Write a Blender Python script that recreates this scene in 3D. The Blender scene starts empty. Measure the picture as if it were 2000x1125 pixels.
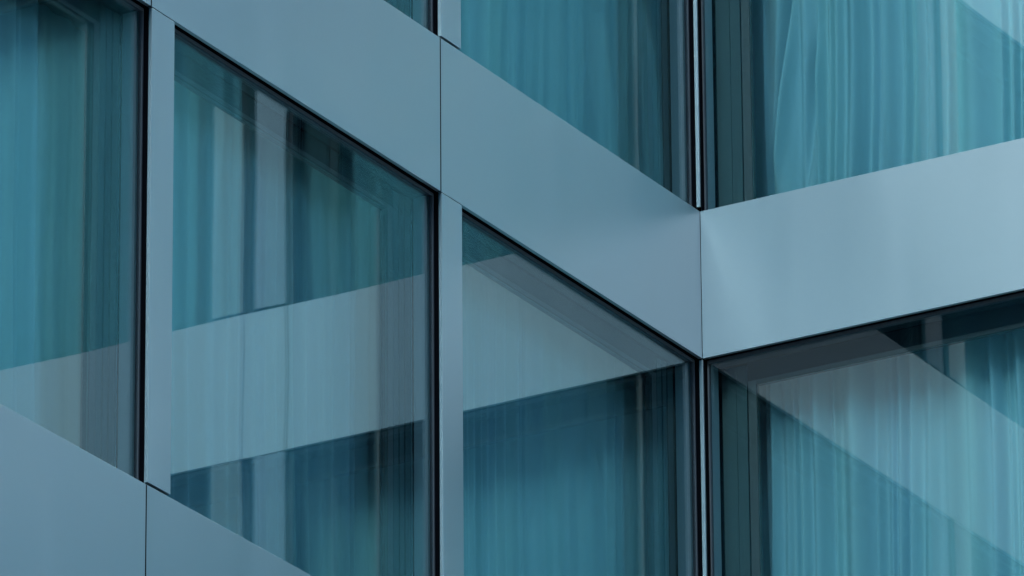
import bpy, bmesh, math, random
from mathutils import Vector, Matrix

# ---------------------------------------------------------------- camera, sky, sun, exposure
sc = bpy.context.scene
COL = sc.collection
sc.render.engine = 'CYCLES'
sc.render.resolution_x, sc.render.resolution_y = 1024, 576
yaw, pit, rol, FPX = math.radians(30.223), math.radians(21.898), math.radians(-0.440), 15981.8
fw = Vector((math.cos(pit)*math.cos(yaw), math.cos(pit)*math.sin(yaw), math.sin(pit)))
rt = Vector((math.sin(yaw), -math.cos(yaw), 0)); up = rt.cross(fw)
r2 = rt*math.cos(rol)+up*math.sin(rol); u2 = -rt*math.sin(rol)+up*math.cos(rol)
cd = bpy.data.cameras.new('camera'); cam = bpy.data.objects.new('camera', cd); COL.objects.link(cam)
cd.sensor_width = 36; cd.lens = FPX/2000*36; cd.clip_start = .5; cd.clip_end = 2000
M = Matrix((r2, u2, -fw)).transposed().to_4x4(); M.translation = Vector((-35.628, -19.583, -15.923))
cam.matrix_world = M
sc.camera = cam

SUN_EL, SUN_AZ = math.radians(41), math.radians(-179.5)      # azimuth of the direction TO the sun, measured from +x
w = bpy.data.worlds.new('World'); sc.world = w; w.use_nodes = True
nt = w.node_tree; nt.nodes.clear()
sky = nt.nodes.new('ShaderNodeTexSky'); sky.sky_type = 'NISHITA'; sky.sun_disc = False
sky.sun_elevation = SUN_EL; sky.sun_rotation = math.pi/2-SUN_AZ
sky.air_density = 1.0; sky.dust_density = 0.5; sky.ozone_density = 1.5
bg = nt.nodes.new('ShaderNodeBackground'); bg.inputs['Strength'].default_value = 0.12
wo = nt.nodes.new('ShaderNodeOutputWorld')
nt.links.new(sky.outputs[0], bg.inputs[0]); nt.links.new(bg.outputs[0], wo.inputs[0])
sd = bpy.data.lights.new('sun', 'SUN'); sd.energy = 1.5; sd.angle = math.radians(30); sd.color = (1.0, .98, .95)
so = bpy.data.objects.new('sun', sd); COL.objects.link(so)
sdir = Vector((math.cos(SUN_EL)*math.cos(SUN_AZ), math.cos(SUN_EL)*math.sin(SUN_AZ), math.sin(SUN_EL)))
so.rotation_euler = sdir.to_track_quat('Z', 'Y').to_euler(); so.location = (-20, -20, 30)
sc.view_settings.view_transform = 'Standard'; sc.view_settings.look = 'None'
sc.view_settings.gamma = 1; sc.view_settings.exposure = 1.08; sc.view_settings.use_curve_mapping = False
cy = sc.cycles
cy.max_bounces = 12; cy.diffuse_bounces = 4; cy.glossy_bounces = 8; cy.transparent_max_bounces = 40
cy.transmission_bounces = 8; cy.use_denoising = True; cy.caustics_reflective = True; cy.blur_glossy = 0.3
cy.sample_clamp_indirect = 6

# ---------------------------------------------------------------- materials
def mat(name):
    m = bpy.data.materials.new(name); m.use_nodes = True
    return m, m.node_tree, m.node_tree.nodes['Principled BSDF']
def node(t, kind, **kw):
    n = t.nodes.new(kind)
    for k, v in kw.items(): setattr(n, k, v)
    return n
def simple(name, col, rough=.6, metal=0, spec=.5):
    m, t, p = mat(name)
    p.inputs['Base Color'].default_value = (*col, 1); p.inputs['Roughness'].default_value = rough
    p.inputs['Metallic'].default_value = metal; p.inputs['Specular IOR Level'].default_value = spec
    # fine dust-like variation
    tc = node(t, 'ShaderNodeTexCoord'); nz = node(t, 'ShaderNodeTexNoise'); nz.inputs['Scale'].default_value = 9
    nz.inputs['Detail'].default_value = 6
    mx = node(t, 'ShaderNodeMix', data_type='RGBA'); mx.inputs[6].default_value = (*[c*.91 for c in col], 1)
    mx.inputs[7].default_value = (*[min(1, c*1.14) for c in col], 1)
    t.links.new(tc.outputs['Object'], nz.inputs['Vector']); t.links.new(nz.outputs['Fac'], mx.inputs[0])
    t.links.new(mx.outputs[2], p.inputs['Base Color'])
    return m
def metal_mat(name, col, rough, metal, gloss=None):
    m, t, p = mat(name)
    p.inputs['Metallic'].default_value = metal; p.inputs['IOR'].default_value = 1.25
    tc = node(t, 'ShaderNodeTexCoord')
    a = node(t, 'ShaderNodeTexNoise'); a.inputs['Scale'].default_value = 1.3; a.inputs['Detail'].default_value = 5
    b = node(t, 'ShaderNodeTexNoise'); b.inputs['Scale'].default_value = 120; b.inputs['Detail'].default_value = 2
    mp = node(t, 'ShaderNodeMapping'); mp.inputs['Scale'].default_value = (2.2, 2.2, .16)
    t.links.new(tc.outputs['Object'], mp.inputs[0]); t.links.new(mp.outputs[0], a.inputs['Vector'])
    t.links.new(tc.outputs['Object'], b.inputs['Vector'])
    ad = node(t, 'ShaderNodeMath', operation='MULTIPLY_ADD'); ad.inputs[1].default_value = .35
    t.links.new(b.outputs['Fac'], ad.inputs[0]); t.links.new(a.outputs['Fac'], ad.inputs[2])
    oi = node(t, 'ShaderNodeObjectInfo')
    ad2 = node(t, 'ShaderNodeMath', operation='MULTIPLY_ADD'); ad2.inputs[1].default_value = .25
    t.links.new(oi.outputs['Random'], ad2.inputs[0]); t.links.new(ad.outputs[0], ad2.inputs[2])
    rp = node(t, 'ShaderNodeMapRange'); rp.inputs[1].default_value = .35; rp.inputs[2].default_value = 1.25
    t.links.new(ad2.outputs[0], rp.inputs[0])
    mx = node(t, 'ShaderNodeMix', data_type='RGBA')
    mx.inputs[6].default_value = (*[c*.91 for c in col], 1); mx.inputs[7].default_value = (*[c*1.08 for c in col], 1)
    t.links.new(rp.outputs[0], mx.inputs[0]); t.links.new(mx.outputs[2], p.inputs['Base Color'])
    rr = node(t, 'ShaderNodeMapRange'); rr.inputs[3].default_value = rough-.06; rr.inputs[4].default_value = rough+.06
    t.links.new(rp.outputs[0], rr.inputs[0]); t.links.new(rr.outputs[0], p.inputs['Roughness'])
    # slight oil-canning of the sheet
    c = node(t, 'ShaderNodeTexNoise'); c.inputs['Scale'].default_value = 1.1; c.inputs['Detail'].default_value = 1
    t.links.new(tc.outputs['Object'], c.inputs['Vector'])
    bp = node(t, 'ShaderNodeBump'); bp.inputs['Strength'].default_value = .15; bp.inputs['Distance'].default_value = .006
    t.links.new(c.outputs['Fac'], bp.inputs['Height']); t.links.new(bp.outputs[0], p.inputs['Normal'])
    if gloss:       # clear satin anodising: neutral mirror-like lobe over the coloured metal
        g = node(t, 'ShaderNodeBsdfGlossy'); g.inputs['Color'].default_value = (*gloss[1], 1)
        t.links.new(rr.outputs[0], g.inputs['Roughness']); t.links.new(bp.outputs[0], g.inputs['Normal'])
        ms = node(t, 'ShaderNodeMixShader'); ms.inputs[0].default_value = gloss[0]
        ge = node(t, 'ShaderNodeNewGeometry'); dp = node(t, 'ShaderNodeVectorMath', operation='DOT_PRODUCT')
        t.links.new(ge.outputs['Normal'], dp.inputs[0]); t.links.new(ge.outputs['Incoming'], dp.inputs[1])
        ab = node(t, 'ShaderNodeMath', operation='ABSOLUTE'); t.links.new(dp.outputs['Value'], ab.inputs[0])
        fm = node(t, 'ShaderNodeMapRange'); fm.inputs[1].default_value = 1; fm.inputs[2].default_value = 0
        fm.inputs[3].default_value = gloss[0]; fm.inputs[4].default_value = gloss[2]
        t.links.new(ab.outputs[0], fm.inputs[0]); t.links.new(fm.outputs[0], ms.inputs[0])
        t.links.new(p.outputs[0], ms.inputs[1]); t.links.new(g.outputs[0], ms.inputs[2])
        o = [n for n in t.nodes if n.type == 'OUTPUT_MATERIAL'][0]; t.links.new(ms.outputs[0], o.inputs[0])
        p.inputs['IOR'].default_value = 1.3
    return m
ALU = metal_mat('anodised_aluminium', (.100, .27, .345), .41, 0, (.08, (.65, .725, .745), 1.34))
REVEAL = metal_mat('reveal_metal', (.17, .36, .42), .5, .05)
FRAME = metal_mat('window_frame_metal', (.026, .082, .095), .6, .0)
FRAME_L = metal_mat('pale_frame_metal', (.04, .085, .095), .5, .0)
HEADM = simple('shaded_lining', (.012, .032, .040), .8, 0, .05)  # shade under the window head put into the colour; sides keep reveal metal
BLACK = simple('black_rubber', (.002, .003, .005), .9, 0, .02)
SEAL = simple('edge_seal', (.07, .10, .12), .8, 0, .1)
ROOM = simple('room_plaster', (.08, .085, .085), .9, 0, .2)
CONC = simple('concrete', (.25, .25, .25), .9, 0, .3)

def glass_mat(name, r0, tint, refl):
    m = bpy.data.materials.new(name); m.use_nodes = True; t = m.node_tree; t.nodes.clear()
    ge = node(t, 'ShaderNodeNewGeometry')
    dp = node(t, 'ShaderNodeVectorMath', operation='DOT_PRODUCT')
    t.links.new(ge.outputs['Normal'], dp.inputs[0]); t.links.new(ge.outputs['Incoming'], dp.inputs[1])
    ab = node(t, 'ShaderNodeMath', operation='ABSOLUTE'); t.links.new(dp.outputs['Value'], ab.inputs[0])
    s = node(t, 'ShaderNodeMath', operation='SUBTRACT'); s.inputs[0].default_value = 1; t.links.new(ab.outputs[0], s.inputs[1])
    pw = node(t, 'ShaderNodeMath', operation='POWER'); pw.inputs[1].default_value = 3.5; t.links.new(s.outputs[0], pw.inputs[0])
    ma = node(t, 'ShaderNodeMath', operation='MULTIPLY_ADD'); ma.inputs[1].default_value = 1-r0; ma.inputs[2].default_value = r0
    t.links.new(pw.outputs[0], ma.inputs[0])
    tr = node(t, 'ShaderNodeBsdfTransparent'); tr.inputs[0].default_value = (*tint, 1)
    gl = node(t, 'ShaderNodeBsdfGlossy'); gl.inputs['Color'].default_value = (*refl, 1); gl.inputs['Roughness'].default_value = 0.0
    # the panes are never perfectly flat
    tc = node(t, 'ShaderNodeTexCoord'); c = node(t, 'ShaderNodeTexNoise'); c.inputs['Scale'].default_value = .9
    c.inputs['Detail'].default_value = 1
    oi = node(t, 'ShaderNodeObjectInfo'); vs = node(t, 'ShaderNodeVectorMath', operation='ADD')
    t.links.new(tc.outputs['Object'], vs.inputs[0]); t.links.new(oi.outputs['Location'], vs.inputs[1])
    t.links.new(vs.outputs[0], c.inputs['Vector'])
    bp = node(t, 'ShaderNodeBump'); bp.inputs['Strength'].default_value = .28; bp.inputs['Distance'].default_value = .004
    t.links.new(c.outputs['Fac'], bp.inputs['Height']); t.links.new(bp.outputs[0], gl.inputs['Normal'])
    mx = node(t, 'ShaderNodeMixShader'); t.links.new(ma.outputs[0], mx.inputs[0])
    t.links.new(tr.outputs[0], mx.inputs[1]); t.links.new(gl.outputs[0], mx.inputs[2])
    o = node(t, 'ShaderNodeOutputMaterial'); t.links.new(mx.outputs[0], o.inputs[0])
    return m
GLASS = glass_mat('outer_glass', .05, (.97, .992, .996), (.82, .97, 1.0))
GLASS_IN = glass_mat('inner_glass', .145, (.82, .968, .995), (1.0, .93, .80))

def curtain_mat():
    m, t, p = mat('sheer_curtain_cloth')
    tc = node(t, 'ShaderNodeTexCoord'); mp = node(t, 'ShaderNodeMapping'); mp.inputs['Scale'].default_value = (5, 5, .07)
    nz = node(t, 'ShaderNodeTexNoise'); nz.inputs['Scale'].default_value = 1.2; nz.inputs['Detail'].default_value = 3
    t.links.new(tc.outputs['Object'], mp.inputs[0]); t.links.new(mp.outputs[0], nz.inputs['Vector'])
    cr = node(t, 'ShaderNodeValToRGB')
    cr.color_ramp.elements[0].position = .32; cr.color_ramp.elements[0].color = (.62, .82, .90, 1)
    cr.color_ramp.elements[1].position = .68; cr.color_ramp.elements[1].color = (.78, .96, .99, 1)
    t.links.new(nz.outputs['Fac'], cr.inputs[0])
    n2 = node(t, 'ShaderNodeTexNoise'); n2.inputs['Scale'].default_value = .55; n2.inputs['Detail'].default_value = 2
    t.links.new(mp.outputs[0], n2.inputs['Vector'])
    hm = node(t, 'ShaderNodeMix', data_type='RGBA'); hm.inputs[6].default_value = (.86, .98, .96, 1); hm.inputs[7].default_value = (.82, .94, 1, 1)
    mr = node(t, 'ShaderNodeMapRange'); mr.inputs[1].default_value = .35; mr.inputs[2].default_value = .65
    t.links.new(n2.outputs['Fac'], mr.inputs[0]); t.links.new(mr.outputs[0], hm.inputs[0])
    mm = node(t, 'ShaderNodeMix', data_type='RGBA', blend_type='MULTIPLY'); mm.inputs[0].default_value = 1
    t.links.new(cr.outputs[0], mm.inputs[6]); t.links.new(hm.outputs[2], mm.inputs[7])
    cr_out = mm.outputs[2]
    t.nodes.remove(p)
    d = node(t, 'ShaderNodeBsdfDiffuse'); l = node(t, 'ShaderNodeBsdfTranslucent')
    t.links.new(cr_out, d.inputs[0]); t.links.new(cr_out, l.inputs[0])
    mx = node(t, 'ShaderNodeMixShader'); mx.inputs[0].default_value = .25
    t.links.new(d.outputs[0], mx.inputs[1]); t.links.new(l.outputs[0], mx.inputs[2])
    o = [n for n in t.nodes if n.type == 'OUTPUT_MATERIAL'][0]; t.links.new(mx.outputs[0], o.inputs[0])
    return m
CURT = curtain_mat()

def ground_mat():
    m, t, p = mat('paving')
    tc = node(t, 'ShaderNodeTexCoord'); nz = node(t, 'ShaderNodeTexNoise'); nz.inputs['Scale'].default_value = .6
    nz.inputs['Detail'].default_value = 8
    cr = node(t, 'ShaderNodeValToRGB')
    cr.color_ramp.elements[0].color = (.10, .105, .11, 1); cr.color_ramp.elements[1].color = (.17, .175, .18, 1)
    t.links.new(tc.outputs['Object'], nz.inputs['Vector']); t.links.new(nz.outputs['Fac'], cr.inputs[0])
    t.links.new(cr.outputs[0], p.inputs['Base Color']); p.inputs['Roughness'].default_value = .85
    return m

# ---------------------------------------------------------------- mesh helpers
# each wing has local coordinates: s = metres from the inner corner, v = depth behind the metal face, z = height
def P(wing, s, v, z): return (-s, v, z) if wing == 'L' else (v, -s, z)
class MB:
    def __init__(self): self.v = []; self.f = []
    def box(self, wing, s0, s1, v0, v1, z0, z1):
        b = len(self.v)
        for s in (s0, s1):
            for v in (v0, v1):
                for z in (z0, z1): self.v.append(P(wing, s, v, z))
        for f in ((0, 1, 3, 2), (4, 6, 7, 5), (0, 4, 5, 1), (2, 3, 7, 6), (0, 2, 6, 4), (1, 5, 7, 3)):
            self.f.append([b+i for i in f])
        return self
    def mesh(self, name, m, bevel=0, smooth=False):
        me = bpy.data.meshes.new(name); me.from_pydata(self.v, [], self.f)
        bm = bmesh.new(); bm.from_mesh(me)
        bmesh.ops.recalc_face_normals(bm, faces=bm.faces)
        if bevel:
            bmesh.ops.bevel(bm, geom=bm.edges[:], offset=bevel, segments=2, profile=.5, affect='EDGES')
        bm.to_mesh(me); bm.free(); me.materials.append(m)
        if smooth:
            for p in me.polygons: p.use_smooth = True
        return me
def link(name, me, parent=None, loc=(0, 0, 0)):
    o = bpy.data.objects.new(name, me); COL.objects.link(o); o.location = loc
    if parent: o.parent = parent
    return o
def tag(o, label=None, cat=None, group=None, kind=None):
    for k, v in (('label', label), ('category', cat), ('group', group), ('kind', kind)):
        if v: o[k] = v
    return o

# ---------------------------------------------------------------- setting
W = 2.7118        # module width
FH = 3.30         # storey height
SH = .848         # height of a metal spandrel
PW = .200         # width of a metal post
GV = .050         # depth of the outer glass behind the metal face
IV = .190         # depth of the inner glass
GROUND = -17.6
NM = {'L': 5, 'R': 4}
ROWS = (-1, 0, 1, 2)
me = bpy.data.meshes.new('ground')
me.from_pydata([(-900, -900, GROUND), (900, -900, GROUND), (900, 900, GROUND), (-900, 900, GROUND)], [], [(0, 1, 2, 3)])
me.materials.append(ground_mat()); tag(link('ground', me), kind='structure')

# ---------------------------------------------------------------- the building
bld = bpy.data.objects.new('office_building', None); COL.objects.link(bld); bld.location = (0, 0, GROUND)
tag(bld, 'office building with smooth blue grey metal bands and tall windows meeting at an inner corner', 'building')
def part(name, me, loc, parent=None, label=None):
    o = link(name, me, parent or bld, loc if parent else (loc[0], loc[1], loc[2]-GROUND))
    if label: o['label'] = label
    return o
def off(wing, s, z): return P(wing, s, 0, z)

J = .0055   # half a joint
JO = .008   # the joint sits a little beyond the post edge
meshes = {}
for wg in 'LR':
    zw = -(FH-SH)             # bottom of a window, relative to its head
    d = {}
    # corner modules begin at s=0, so their panel is a touch shorter
    jx = W+JO if wg == 'L' else W-PW-.004
    d['spandrel_first'] = MB().box(wg, .002, jx-J, 0, .021, 0, SH).mesh('spandrel_panel', ALU, .0006)
    d['spandrel'] = MB().box(wg, jx-W+J, jx-J, 0, .021, 0, SH).mesh('spandrel_panel', ALU, .0006)
    d['post'] = MB().box(wg, W-PW, W-.0005, 0, .024, zw+.016, -.005).mesh('mullion_panel', ALU, .001)
    d['post_core'] = MB().box(wg, W-PW+.004, W-.003, .025, GV+.13, zw, -.004).mesh('mullion_core', BLACK)
    # ring that holds the outer glass
    e = .022
    ring = MB()
    s0, s1 = .0, W-PW+.006
    ring.box(wg, s0, s0+.012, GV-.004, GV+.02, zw-.02, 0).box(wg, s1-e, s1, GV-.004, GV+.02, zw-.02, 0)
    ring.box(wg, s0+.012, s1-e, GV-.004, GV+.02, -e*.8, 0).box(wg, s0+.012, s1-e, GV-.004, GV+.02, zw-.02, zw-.003)
    d['window'] = ring.mesh('window', SEAL)
    d['gasket'] = MB().box(wg, .0005, .004, .019, GV-.005, zw-.01, -.002).mesh('gasket', BLACK)
    d['pane'] = MB().box(wg, s0+.013, s1-e-.001, GV+.002, GV+.010, zw-.002, -e*.8-.001).mesh('outer_pane', GLASS)
    # metal lining of the cavity between the two panes
    v0, v1 = GV+.022, .166
    d['reveal_a'] = MB().box(wg, -.03, .004, v0, v1, zw-.02, .0).mesh('reveal', REVEAL)
    d['reveal_b'] = MB().box(wg, s1-.002, s1+.02, v0, v1, zw-.02, .0).mesh('reveal', REVEAL)
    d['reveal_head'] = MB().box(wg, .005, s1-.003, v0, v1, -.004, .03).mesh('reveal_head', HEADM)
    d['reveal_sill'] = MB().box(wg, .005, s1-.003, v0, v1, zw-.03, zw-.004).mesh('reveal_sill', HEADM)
    # inner frame: stepped profiles
    ja, jz = MB(), MB()
    for a, b, va in (((.0045, .012, .204), (.012, .070, .176), (.070, .078, .19), (.078, .118, .180), (.118, .166, .188)) if wg == 'L' else
                     ((.0045, .050, .204), (.050, .104, .180), (.104, .166, .184))):
        ja.box(wg, a, b, va, .235, zw, -.01)
        jz.box(wg, s1-b, s1-a, va, .235, zw, -.01)
    d['jamb_a'] = ja.mesh('frame_jamb', FRAME); d['jamb_b'] = jz.mesh('frame_jamb', FRAME)
    back = MB()
    back.box(wg, -.04, .166, .236, .26, zw-.03, .03).box(wg, s1-.166, s1+.03, .236, .26, zw-.03, .03)
    back.box(wg, .167, s1-.167, .192, .26, -.104, .03).box(wg, .167, s1-.167, .236, .26, zw-.03, zw+.02)
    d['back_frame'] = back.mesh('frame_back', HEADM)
    sash = MB()
    sash.box(wg, .172, .222, .186, .225, zw+.02, -.105).box(wg, s1-.222, s1-.172, .186, .225, zw+.02, -.105)
    sash.box(wg, .2225, s1-.2225, .186, .225, -.130, -.105).box(wg, .2225, s1-.2225, .186, .225, zw+.02, zw+.05)
    d['sash'] = sash.mesh('sash', FRAME_L, .002)
    d['inner_pane'] = MB().box(wg, .223, s1-.223, IV+.004, IV+.012, zw+.051, -.131).mesh('inner_pane', GLASS_IN)
    meshes[wg] = d

for wg in 'LR':
    d = meshes[wg]
    for r in ROWS:
        for m in range(NM[wg]):
            loc = off(wg, m*W, r*FH)
            part('mullion_panel', d['post'], loc); part('mullion_core', d['post_core'], loc)
            wn = part('window', d['window'], loc)
            for k, n in (('gasket', 'gasket'), ('pane', 'outer_pane'), ('reveal_a', 'reveal'), ('reveal_b', 'reveal'), ('reveal_head', 'reveal_head'), ('reveal_sill', 'reveal_sill'), ('jamb_a', 'frame_jamb'), ('jamb_b', 'frame_jamb'),
                         ('back_frame', 'frame_back'), ('sash', 'sash'), ('inner_pane', 'inner_pane')):
                link(n, d[k], wn)
    for r in (-2,)+ROWS:
        for m in range(NM[wg]):
            part('spandrel_panel', d['spandrel_first' if m == 0 else 'spandrel'], off(wg, m*W, r*FH))
    jx = W+JO if wg == 'L' else W-PW-.004
    jg = MB().box(wg, jx-J+.0004, jx+J-.0004, .0005, .022, .002, SH-.002).mesh('joint_gasket', BLACK)
    for r in (-2,)+ROWS:
        for m in range(NM[wg]-1):
            part('joint_gasket', jg, off(wg, m*W, r*FH))
    # storey structure behind the metal bands
    L = NM[wg]*W
    for r in (-2,)+ROWS:
        part('joint_backing', MB().box(wg, .0 if wg == 'L' else .023, L, .024, .30, .004, SH-.004).mesh('joint_backing', BLACK), off(wg, 0, r*FH))
        part('floor_slab', MB().box(wg, -.3 if wg == 'L' else .0, L, .302, 5.0, .05, SH-.15).mesh('floor_slab', ROOM), off(wg, 0, r*FH))
    part('back_wall', MB().box(wg, -.3 if wg == 'L' else 0, L, 5.001, 5.2, -2*FH, 3*FH).mesh('back_wall', ROOM), (0, 0, 0))
    part('end_wall', MB().box(wg, L+.001, L+.3, 0, 5.2, -2*FH, 2*FH+SH).mesh('end_wall', CONC), (0, 0, 0))
    part('lower_wall', MB().box(wg, .0 if wg == 'L' else .0, L+.3, .01, 5.2, GROUND, -2*FH-.002).mesh('lower_wall', CONC), (0, 0, 0))
    part('roof', MB().box(wg, .0, L+.3, -.02, 5.2, 2*FH+SH+.002, 2*FH+SH+.25).mesh('roof', CONC), (0, 0, 0))
    for r in ROWS:      # partition walls between rooms, every module
        for m in range(1, NM[wg]):
            part('partition_wall', MB().box(wg, -PW/2-.05, -PW/2+.05, .60, 4.99, -(FH-SH)-.14, .04).mesh('partition_wall', ROOM), off(wg, m*W, r*FH))
# solid corner between the rooms of the two wings
part('corner_core', MB().box('L', -5.0, -.31, .31, 5.0, -2*FH, 2*FH+SH).mesh('corner_core', ROOM), (0, 0, 0))
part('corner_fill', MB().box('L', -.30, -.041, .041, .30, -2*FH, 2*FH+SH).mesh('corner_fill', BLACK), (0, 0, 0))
# slim bright post standing in the corner of each window row
cp = MB().box('L', -.010, .0015, -.0015, .032, -(FH-SH)+.028, -.008).mesh('corner_mullion', ALU, .001)
for r in ROWS:
    part('corner_mullion', cp, (0, 0, r*FH))

# ---------------------------------------------------------------- unseen block added so the glass mirrors something dark, not open sky
def add_dark_block():
    root = bpy.data.objects.new('added_dark_block', None); COL.objects.link(root)
    dist, wd, dp, top = 78.0, 68.0, 14.0, 44.0
    a = yaw+math.pi
    root.location = (math.cos(a)*dist, math.sin(a)*dist, GROUND); root.rotation_euler = (0, 0, yaw)
    tag(root, 'dark grey block added unseen behind the camera to darken what the glass mirrors', 'building')
    h = top-GROUND
    b = MB().box('R', -wd/2, wd/2, -dp, -.35, 0, h)
    for i in range(18):                                     # piers and floor bands stand proud of the window wall
        s = -wd/2+i*(wd-1.2)/17; b.box('R', s, s+1.2, -.349, 0, 0, h)
    for k in range(18):
        z = k*3.4; b.box('R', -wd/2+.001, wd/2-.001, -.348, -.05, z, z+1.1)
    dark = simple('dark_render', (.026, .036, .044), .9, 0, .2)
    link('wall', b.mesh('wall', dark), root)
    pane = MB().box('R', 0, 2.6, -.347, -.30, 0, 2.2).mesh('window', simple('dark_window', (.02, .024, .028), .15, 0, .5))
    for i in range(17):
        for k in range(17):
            s = -wd/2+1.2+i*(wd-1.2)/17+.04
            link('window', pane, root, (0, -s, k*3.4+1.15))
add_dark_block()

# ---------------------------------------------------------------- curtains, one per window
def curtain_mesh(wg, seed, segs, crease=None, swing=1.0):
    rnd = random.Random(seed)
    v, f = [], []
    nz_ = 56 if crease else 20; z0, z1 = -(FH-SH)-.10, .03
    for (a, b, v0, amp) in segs:
        n = int((b-a)/.0065)
        # gathered pleats of uneven width and depth
        edges, dep = [a-.3], []
        while edges[-1] < b+.3:
            wdt = rnd.choice((rnd.uniform(.045, .07), rnd.uniform(.07, .14), rnd.uniform(.12, .30)))
            edges.append(edges[-1]+wdt); dep.append((min(1.0, wdt/.10)*rnd.uniform(.5, 1.15), rnd.uniform(-.5, .5), rnd.uniform(.3, .7)))
        def pleat(x):
            lo, hi = 0, len(dep)-1
            x = min(max(x, edges[0]+.001), edges[-1]-.001)
            while lo < hi:
                md = (lo+hi)//2
                if edges[md+1] <= x: lo = md+1
                else: hi = md
            q = (x-edges[lo])/(edges[lo+1]-edges[lo]); d_, o_, pk = dep[lo]
            q = q/pk*.5 if q < pk else .5+(q-pk)/(1-pk)*.5
            return d_*(1-math.cos(2*math.pi*q))*.5
        base = len(v)
        for j in range(nz_+1):
            tz = j/nz_; z = z0+(z1-z0)*tz
            for i in range(n+1):
                s = a+(b-a)*i/n
                ss = s+.02*swing*math.sin(2.2*z+seed)*(1-tz)
                ss += .012*swing*math.sin(1.3*z+5*s+seed)
                y = .5-pleat(ss)+.25*math.sin(3.1*s+seed)
                y = y*amp*(1.0+.35*(1-tz))
                if crease:
                    for (sa, za, sb, zb, cdp, wd) in crease:
                        if min(za, zb) < z < max(za, zb)+.2:
                            sc_ = sa+(sb-sa)*(z-za)/(zb-za)
                            x = (s-sc_)/wd
                            if -6 < x < 6:
                                k = min(1, abs(z-min(za, zb))/.3)*min(1, max(0, (max(za, zb)+.2-z)/.3))
                                y += cdp*k*math.exp(-x*x) - cdp*.6*k*math.exp(-(x-1.8)**2)
                v.append(P(wg, s, v0+y, z))
        for j in range(nz_):
            for i in range(n):
                k = base+j*(n+1)+i
                f.append((k, k+1, k+n+2, k+n+1))
    me = bpy.data.meshes.new('curtain'); me.from_pydata(v, [], f); me.materials.append(CURT)
    for p in me.polygons: p.use_smooth = True
    me.update(); return me
FULL = [(-.10, W-PW-.03, .40, .06)]
special = {
 ('L', 0, 0): dict(segs=[(-.14, W-PW-.03, .38, .055)], crease=[(.435, -.65, .365, -1.3, .07, .016)]),
 ('L', 1, 0): dict(segs=[(-.14, 2.42, .38, .055)]),
 ('L', 2, 0): dict(segs=[(-.14, .46, .47, .02), (.42, W-PW-.03, .36, .055)]),
 ('R', 0, 0): dict(segs=[(-.05, .20, .50, .02), (.16, W-PW-.03, .40, .070)]),
 ('R', 0, 1): dict(segs=[(-.05, .22, .50, .02), (.17, W-PW-.03, .38, .085)],
                   crease=[(.40, -.70, .19, -2.36, .11, .026), (.50, -1.5, .42, -2.4, .06, .025)]),
}
labels = {
 ('L', 0, 0): 'teal sheer curtain behind the left wing window next to the corner, under a reflected band',
 ('L', 1, 0): 'sheer curtain behind the left wing window with the bright reflected post, left of centre',
 ('L', 2, 0): 'sheer curtain behind the window at the left edge of the photo',
 ('L', 0, 1): 'teal sheer curtain above the metal band, left wing window touching the corner',
 ('L', 1, 1): 'sheer curtain behind the small dark window triangle at the top, left of the upper post',
 ('R', 0, 1): 'bright sheer curtain with a long slanting crease, upper window of the right wing',
 ('R', 0, 0): 'teal curtain below the brightest metal band, lower window of the right wing',
}
nth = ['beside the corner', 'second from the corner', 'third from the corner', 'fourth from corner', 'fifth from corner']
rown = {-1: 'row below the photo', 0: 'under the middle metal band', 1: 'above the middle metal band', 2: 'top row under the roof'}
for wg in 'LR':
    shared = [curtain_mesh(wg, 40+k, FULL) for k in range(4)]
    for r in ROWS:
        for m in range(NM[wg]):
            k = (wg, m, r)
            me = curtain_mesh(wg, 7*m+3*r+(11 if wg == 'R' else 0), **special[k]) if k in special else shared[(m*3+r*5) % 4]
            o = link('curtain', me, None, off(wg, m*W, r*FH))
            tag(o, labels.get(k, '%s wing curtain, window %s, %s' % ('left' if wg == 'L' else 'right', nth[m], rown[r])),
                'curtain', 'sheer curtains hanging behind the windows')
